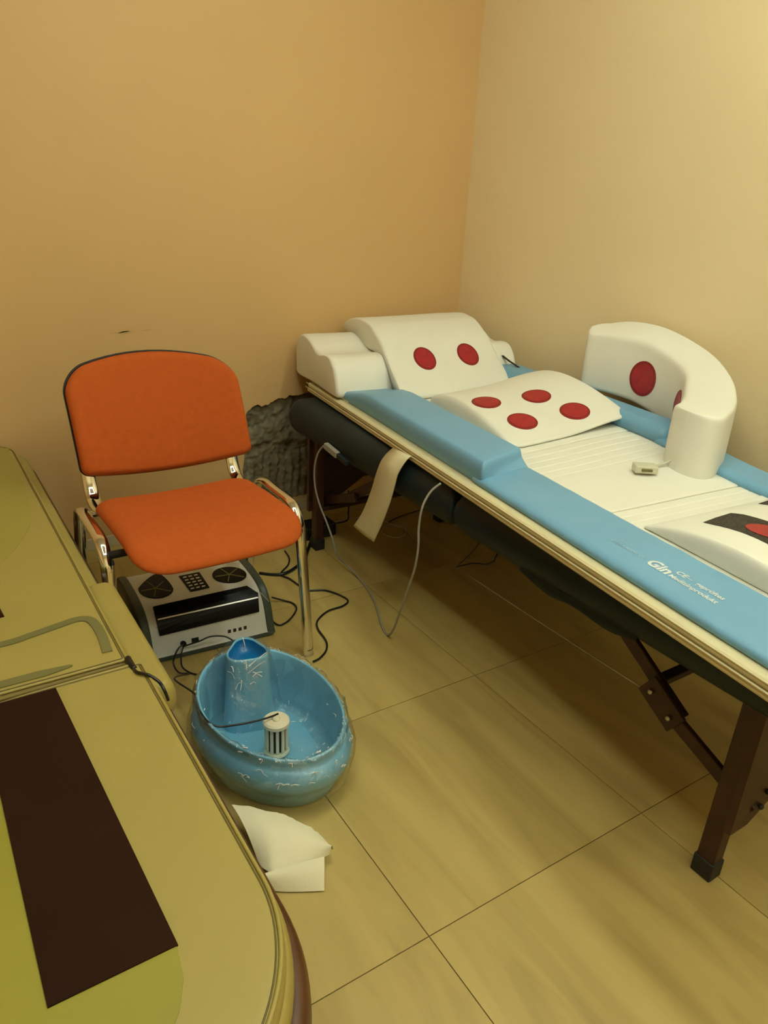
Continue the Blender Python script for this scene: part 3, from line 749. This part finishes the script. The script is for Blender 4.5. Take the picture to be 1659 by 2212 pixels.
# plastic liner film
fpv = [(.60,.034),(.80,.040),(.845,.060),(.88,.105),(.905,lambda t:rimz(t)-.03),(.928,lambda t:rimz(t)-.008),(.95,lambda t:rimz(t)+.004),(.98,lambda t:rimz(t)+.004),(1.005,lambda t:rimz(t)-.008),(1.01,.128),(1.06,.119),(1.092,.098),(1.095,.075),(1.06,.045),(1.05,.03)]
v, f = ring_loft('film', fpv, 'film', None, .008, 2)
lin = empty('plastic_liner', (tc_.x,tc_.y,.02), 'clear crinkled plastic film liner stretched over the blue foot tub', 'film')
mk('film_sheet', v, f, 'film', lin)
# film tent over the hub
tv2 = []; tf2 = []; NA, NR = 40, 9
for j in range(NR):
    for i in range(NA):
        a = 2*math.pi*i/NA; u = j/(NR-1)
        r = .050+ (.055+.02*noise.noise((math.cos(a)*2,math.sin(a)*2,1)))*u
        z = .243 - (.14)*u**1.3 + .012*u*noise.fractal((math.cos(a)*4,math.sin(a)*4,u*3),.5,2,4)
        r += .006*noise.fractal((math.cos(a)*7,math.sin(a)*7,u*2+4),.5,2,3)
        tv2.append((hc.x-.004+math.cos(a)*r*1.0-.02*u, hc.y-.006+math.sin(a)*r, max(.06,z)))
for j in range(NR-1):
    for i in range(NA): tf2.append((j*NA+i,j*NA+(i+1) % NA,(j+1)*NA+(i+1) % NA,(j+1)*NA+i))
mk('film_tent', tv2, tf2, 'film', lin)
M['fold_glint'] = mat('film_fold_glint', (.95,.96,.94), .25)  # film creases in plain white, their bright glints painted into the colour
M['fold_glint'].node_tree.nodes['Principled BSDF'].inputs['Alpha'].default_value = .8
rnd = random.Random(3)
def fold_glint(a, b, w_):
    mid = (a+b)/2+Vector((rnd.uniform(-.004,.004),rnd.uniform(-.004,.004),.004)); tube('film_fold_glint', [a,mid,b], w_, 'fold_glint', lin, ry=w_*.35, n=4, seg=6)
hb = bvh(hub)
for p1, p2 in (((530,1425),(532,1448)),((524,1378),(529,1418)),((490,1450),(506,1466)),((482,1458),(504,1468)),((535,1455),(572,1428)),((545,1462),(566,1452)),((520,1474),(508,1490)),((521,1470),(519,1492)),((540,1478),(552,1476)),((545,1452),(566,1462)),((498,1440),(504,1452)),((536,1440),(575,1410))):
    h1, h2 = hb.ray_cast(CAMP, ray(*p1))[0], hb.ray_cast(CAMP, ray(*p2))[0]
    if h1 and h2: fold_glint(h1+(CAMP-h1).normalized()*.007, h2+(CAMP-h2).normalized()*.007, rnd.uniform(.0010,.0018))
for k in range(90):
    th = rnd.uniform(0,2*math.pi) if k < 40 else rnd.uniform(2.3,4.3); q = rnd.choice((.90,.95,.97,1.0,1.06,1.09)); zz = {.90:.11,.95:rimz(th)+.003,.97:rimz(th)+.004,1.0:rimz(th)-.004,1.06:.121,1.09:.10}[q]
    fold_glint(TP(th,q+.006,zz), TP(th+rnd.uniform(-.10,.10),q+.006+rnd.uniform(-.012,.012),zz+rnd.uniform(-.012,.006)), rnd.uniform(.0006,.0017))
for k in range(26):
    a_, r_ = rnd.uniform(0,6.28), rnd.uniform(.25,.8); p_ = TP(a_,r_,.0535); fold_glint(p_, p_+Vector((rnd.uniform(-.012,.012),rnd.uniform(-.012,.012),0)), rnd.uniform(.0005,.0011))  # white flecks at water level, painted sparkle rather than film
# electrode array
ac = Vector((.592,1.285,.0))
arr = empty('electrode_array', ac+Vector((0,0,.036)), 'small ivory slotted electrode cylinder standing in the foot tub', 'electrode')
def cyl(name, r0, r1, z0, z1, m, parent, bev=.002, N=32):
    v = []; f = []
    for r, z in ((0,z0),(r0-bev,z0),(r0,z0+bev),(r1,z1-bev),(r1-bev,z1),(0,z1)):
        for k in range(N): a = 2*math.pi*k/N; v.append(ac+Vector((r*math.cos(a),r*math.sin(a),z)))
    for j in range(5):
        for k in range(N): f.append((j*N+k,j*N+(k+1) % N,(j+1)*N+(k+1) % N,(j+1)*N+k))
    return sharp(mk(name, v, f, m, parent, weld=True))
cyl('base_ring', .031,.030,.034,.044,'array',arr); cyl('core', .0215,.0215,.04,.118,'black',arr)
cyl('cap', .032,.0315,.112,.128,'array',arr,.004); cyl('cap_knob', .010,.009,.127,.134,'array',arr)
for k in range(12):
    a = 2*math.pi*(k+.35)/12; c = ac+Vector((.0255*math.cos(a),.0255*math.sin(a),0))
    bar('rib', c+Vector((0,0,.042)), c+Vector((0,0,.115)), .0075, .005, 'array', arr, up=(math.cos(a),math.sin(a),0), bev=.001)
cb = cast(body,395,1391,tree=bvh(body))[0]
tag(tube('electrode_cable', [cb+Vector((0,-.004,0)), PZ(384,1402,.06)+Vector((0,0,0)), PZ(374,1430,.03), PZ(385,1452,.012), PZ(414,1459,.015)+Vector((-.004,.01,0)), PZ(419,1480,.10)+Vector((-.035,.05,0)),
     PZ(421,1500,.165), PZ(430,1530,.168), PZ(446,1556,.166), PZ(470,1569,.160), PZ(510,1566,.150), PZ(555,1557,.142), PZ(585,1548,.137), PZ(600,1542,.133)], .0024, 'black', n=8, seg=8),
    'black cable looping from the control box over the tub rim to the electrode', 'cable')
tag(tube('power_lead', [cb+Vector((.004,-.012,0)), PZ(430,1385,.062), PZ(455,1375,.07), PZ(485,1375,.065), PZ(505,1385,.05)], .0024, 'black', n=8, seg=8), 'short black lead running from the box socket behind the tub hub', 'cable')
tag(tube('socket_lead', [cb+Vector((-.002,-.008,-.006)), PZ(391,1415,.04), PZ(393,1440,.015), PZ(410,1453,.006), PZ(425,1457,.005)], .0024, 'black', n=8, seg=8), 'short black lead hanging from the box socket down to the floor', 'cable')

# ================================================================== LEFT MASSAGE BED
lb = empty('massage_bed', (-.1,1.38,0), 'beige leatherette massage bed with dark brown panels in the left foreground', 'bed')
BX0, BX1 = -.455, .262; BXL0, BXL1 = -.475, .282
box('base', (BX0+.08,.55,0),(BX1-.05,2.25,.30),'bedwood',lb,.02)
pad('wood_rim', BXL0-.030,BXL1+.030,.356,2.635,.31,.385,.016,(.29,.12),'bedwood',lb,ns=12,nt=24)
pad('side_band', BXL0-.010,BXL1+.010,.385,2.632,.37,.425,.012,(.262,.12),'bedcream',lb,ns=12,nt=24)
lowc = pad('lower_cushion', BXL0,BXL1,.395,1.195,.405,.452,.016,(.25,.015),'bedcream',lb,ns=12,nt=20)
uppc = pad('upper_cushion', BX0,BX1,1.205,2.628,.405,.452,.016,(.015,.11),'bedcream',lb,ns=12,nt=20)
def rrect(x0,x1,y0,y1,r0,r1,z,n=24):
    out = []
    for cx,cy,r,a0 in ((x1-r0,y0+r0,r0,-90),(x1-r1,y1-r1,r1,0),(x0+r1,y1-r1,r1,90),(x0+r0,y0+r0,r0,180)):
        for k in range(n+1): a = math.radians(a0+90*k/n); out.append(Vector((cx+r*math.cos(a),cy+r*math.sin(a),z)))
    return out
for ins_, y0, y1, r0, r1, BX0, BX1 in ((.006,.395,1.195,.25,.015,-.475,.282),(.006,1.205,2.628,.015,.11,-.455,.262)):
    o = rrect(BX0+ins_,BX1-ins_,y0+ins_,y1-ins_,max(.004,r0-ins_),max(.004,r1-ins_),.4505)
    tube('piping', o, .003, 'bedcream', lb, raw=True, closed=True, seg=8)
    o = rrect(BX0+ins_+.006,BX1-ins_-.006,y0+ins_+.006,y1-ins_-.006,max(.004,r0-ins_-.006),max(.004,r1-ins_-.006),.4512)
    tube('seam', o, .0013, 'beddark', lb, raw=True, closed=True, seg=6)
ZT = .4522
def sheet(name, pts, m, parent, z=ZT, h=.0022):
    N = len(pts); v = [Vector((x,y,z-.003)) for x,y in pts]+[Vector((x,y,z+h)) for x,y in pts]
    f = [tuple(range(N,2*N)), tuple(reversed(range(N)))]+[(i,(i+1) % N,N+(i+1) % N,N+i) for i in range(N)]
    return mk(name, v, f, m, parent, smooth=False)
# green centre of the lower half, brown strips, cream border remains around it
gx = .140
gr = [(-.317,1.175),(-.345,.62)]+[(-.0975+.2475*math.cos(math.radians(180+a)),.60+.165*math.sin(math.radians(180+a))) for a in range(0,181,12)]+[(gx+.0095,.62),(gx-.018,1.175)]
sheet('green_centre', gr, 'bedgreen', lb, ZT, .0010)
for x0,x1 in ((.010,gx),(-.335,-.205)):
    sheet('brown_panel', [(x0,.607),(x1+.012,.607),(x1-.014,1.178),(x0,1.178)] if x0 > 0 else [(x0-.012,.607),(x1,.607),(x1,1.178),(x0+.014,1.178)], 'brown', lb, ZT, .0030)
sheet('green_centre', [(-.335,2.34),(-.335,1.55),(.132,1.55),(.145,1.9),(.150,2.15),(.12,2.30),(.05,2.34)], 'bedgreen', lb, ZT, .0010) if False else None
sheet('green_centre', [(p.x,p.y) for p in catmull([Vector((a,b,0)) for a,b in [(-.42,2.58),(-.43,2.3),(-.40,1.9),(-.2,1.62),(.03,1.62),(.20,1.9),(.232,2.2),(.236,2.35),(.234,2.50),(.18,2.58)]],6,True)], 'bedgreen2', lb, ZT, .0008)
for x0,x1 in ((-.02,.084),(-.285,-.18)):
    sheet('brown_panel', [(x0,1.47),(x1,1.47),(x1-.012,1.62),(x0,1.75)] if x0 > -.1 else [(x0,1.47),(x1,1.47),(x1,1.75),(x0,1.62)], 'brown', lb, ZT, .0028)
BX0, BX1 = -.455, .262
# grooves of the joint between both halves
def strip(name, pts, wd, m, h=.0022):
    P = catmull([Vector((a,b,0)) for a,b in pts],8); L_ = []; R_ = []
    for i,p in enumerate(P):
        t = (P[min(i+1,len(P)-1)]-P[max(i-1,0)]).normalized(); n = Vector((-t.y,t.x,0)); ww = wd(i/(len(P)-1)) if callable(wd) else wd
        L_.append(p+n*ww/2); R_.append(p-n*ww/2)
    N = len(P); v = [Vector((q.x,q.y,ZT+h)) for q in L_+R_]+[Vector((q.x,q.y,ZT-.004)) for q in L_+R_]; f = []
    for i in range(N-1): f += [(i,i+1,N+i+1,N+i),(i,2*N+i,2*N+i+1,i+1),(N+i,N+i+1,3*N+i+1,3*N+i)]
    f += [(0,N,3*N,2*N),(N-1,3*N-1,4*N-1,2*N-1)]
    return mk(name, v, f, m, lb, smooth=False)
g1 = [PZ(x,y,.4535) for x,y in ((2,1392),(60,1374),(120,1353),(165,1338),(192,1338),(208,1352),(222,1378),(232,1408))]
mir = lambda p: (-.2-(p.x-0),p.y)
strip('groove', [(-.1,g1[0].y+.002)]+[(p.x,p.y) for p in g1], .018, 'groove')
strip('groove', [(-.1,g1[0].y+.002)]+[(-.195-p.x,p.y) for p in g1], .018, 'groove')
g2 = [PZ(x,y,.4535) for x,y in ((0,1479),(60,1463),(110,1450),(156,1437))]
strip('slot', [(-.195-p.x,p.y) for p in reversed(g2)]+[(p.x,p.y) for p in g2], lambda u: .002+.018*min(1,(1-abs(2*u-1))*2.6)**.7, 'groove')
strip('seam_line', [(-.44,1.186),(-.1,1.186),(.15,1.19),(.245,1.192)], .003, 'beddark')
# side pod with black remote lead
pad('side_pod', BX1-.012,BX1+.062,1.12,1.58,.35,.432,.020,.03,'bedcream',lb,ns=4,nt=8)
tube('remote_lead', [PZ(276,1424,.450),PZ(285,1440,.450),PZ(296,1452,.456),PZ(320,1458,.456),PZ(343,1473,.446),PZ(355,1492,.437),PZ(363,1512,.41)], .003, 'black', lb, n=6, seg=8)
tube('lead_plug', [PZ(275,1422,.452),PZ(283,1436,.452),PZ(290,1446,.450)], .006, 'black', lb, n=4, seg=10)

# ================================================================== SMALL FLOOR THINGS
# paper sheet folded on the floor
pa = [PZ(x,y,z) for x,y,z in ((500,1738,.05),(540,1742,.055),(575,1752,.055),(610,1758,.052),(645,1775,.048),(675,1790,.042),(700,1812,.036),(719,1836,.030))]
pb = [PZ(x,y,z) for x,y,z in ((560,1870,.02),(575,1880,.025),(590,1888,.028),(610,1890,.026),(632,1885,.024),(655,1874,.024),(680,1860,.026),(712,1846,.028))]
A, B = catmull(pa,5), catmull(pb,5); v = []; f = []; NN = len(A); K = 8
for i in range(NN):
    for k in range(K):
        q = k/(K-1); p = A[i].lerp(B[i],q); p.z += .018*math.sin(math.pi*q)
        if k == 0: p += Vector((.003*noise.noise((i*.9,0,0)),.003*noise.noise((i*.9,5,0)),0))
        v.append(p)
for i in range(NN-1):
    for k in range(K-1): a = i*K+k; f.append((a,a+1,a+K+1,a+K))
ps = empty('paper_sheet', PZ(640,1850,0), 'crumpled white paper sheet on the floor beside the massage bed edge', 'paper')
mk('upper_fold', v, f, 'paper', ps)
pc_ = [PZ(x,y,z) for x,y,z in ((700,1850,.030),(640,1865,.035),(590,1880,.034),(560,1890,.03))]
pd_ = [PZ(x,y,z) for x,y,z in ((700,1924,.004),(660,1926,.004),(605,1926,.004),(570,1920,.004))]
A, B = catmull(pc_,4), catmull(pd_,4); v = []; f = []; NN = len(A)
for i in range(NN):
    for k in range(K): q = k/(K-1); p = A[i].lerp(B[i],q); p.z += .012*math.sin(math.pi*q); v.append(p)
for i in range(NN-1):
    for k in range(K-1): a = i*K+k; f.append((a,a+1,a+K+1,a+K))
mk('lower_fold', v, f, 'paper', ps)
# power adapter by the far table leg
pb0 = Vector((1.29,2.37,0))
ad = empty('power_adapter', pb0, 'black power adapter box on the floor at the far table leg', 'adapter')
box('adapter_body', (pb0.x-.075,pb0.y-.03,0),(pb0.x+.06,pb0.y+.055,.055),'black',ad,.006)
tube('adapter_cord', [(1.34,2.39,.03),PZ(748,1125,.02),PY(752,1105,2.35),PY(754,1075,2.35),PY(752,1060,2.35)],.003,'black',ad,n=6,seg=8)
# grey cable looping from the mat to a connector under the table
gcp = [(PX(952,1044,1.155)),PX(930,1062,1.13),PX(912,1095,1.105),PX(904,1140,1.10),PX(903,1180,1.10),PX(896,1225,1.10),PX(880,1275,1.10),PX(862,1325,1.11),PX(850,1358,1.12),PZ(838,1372,.006),PZ(826,1355,.006),PZ(812,1310,.006),PZ(795,1275,.006),PZ(772,1245,.008),PZ(750,1222,.03),PX(728,1200,1.18),PX(718,1165,1.17),PX(705,1128,1.165),PX(690,1090,1.16),PX(680,1050,1.158),PX(679,1010,1.158),PX(686,980,1.16),PX(697,965,1.163),PX(706,962,1.166)]
tag(tube('grey_cable', gcp, .0034, 'greycable', n=5, seg=8), 'grey cable drooping from the mat to the floor and back up', 'cable')
ca, cb2 = PX(703,962,1.166), PX(752,1002,1.172)
cc = empty('cable_connector', (ca+cb2)/2, 'pale grey cable connector pressed against the dark table side', 'connector')
bar('connector_body', ca, ca.lerp(cb2,.55), .018,.022,'greycable',cc); bar('connector_tail', ca.lerp(cb2,.55), cb2, .014,.018,'dark',cc)
# white thin wire coil on the floor
cw = [PZ(x,y,.003) for x,y in ((712,1133),(745,1122),(790,1118),(830,1126),(850,1135),(872,1142),(876,1152),(862,1161),(845,1160),(828,1153),(826,1143),(842,1133),(870,1138),(890,1160),(905,1172))]
tag(tube('white_wire', cw, .0022, 'whitecable', n=6, seg=6), 'thin white wire coiled on the floor under the massage table', 'wire')
dw = [PZ(x,y,.003) for x,y in ((838,1128),(858,1118),(885,1108),(915,1100))]
tag(tube('thin_dark_wire', dw, .002, 'black', n=6, seg=6), 'thin dark wire on the floor behind the white coil', 'wire')
# black cables right of the control box
k1 = [PZ(592,1296,.02)+Vector((0,.02,0)),PZ(612,1297,.005),PZ(632,1303,.004),PZ(640,1315,.004),PZ(630,1333,.004),PZ(615,1346,.004),PZ(598,1349,.004),PZ(585,1345,.004)+Vector((.005,.06,0))]
tag(tube('loop_cable', k1, .003, 'black', n=7, seg=8), 'short black cable loop on the floor at the right side of the control box', 'cable')
k2 = [PZ(615,1190,.004),PZ(624,1205,.004),PZ(622,1220,.004),PZ(606,1240,.004),PZ(625,1250,.004),PZ(645,1264,.004),PZ(665,1275,.004),PZ(700,1275,.004),PZ(730,1284,.004),PZ(751,1297,.004),PZ(740,1309,.004),PZ(708,1320,.004),PZ(686,1340,.004),PZ(686,1358,.004),PZ(704,1385,.004),PZ(704,1405,.004),PZ(690,1422,.004),PZ(676,1429,.006)]
tag(tube('power_cable', k2, .0032, 'black', n=7, seg=8), 'long black power cable winding across the floor behind the blue tub', 'cable')
k3 = [PZ(560,1238,.004),PZ(585,1241,.004),PZ(610,1240,.006),PZ(632,1230,.006),PZ(655,1210,.008),PZ(665,1185,.008),PZ(690,1160,.02)+Vector((-.02,.02,0))]
tag(tube('thick_cable', k3, .006, 'black', n=7, seg=8), 'thick black cable running behind the chair legs to the adapter', 'cable')
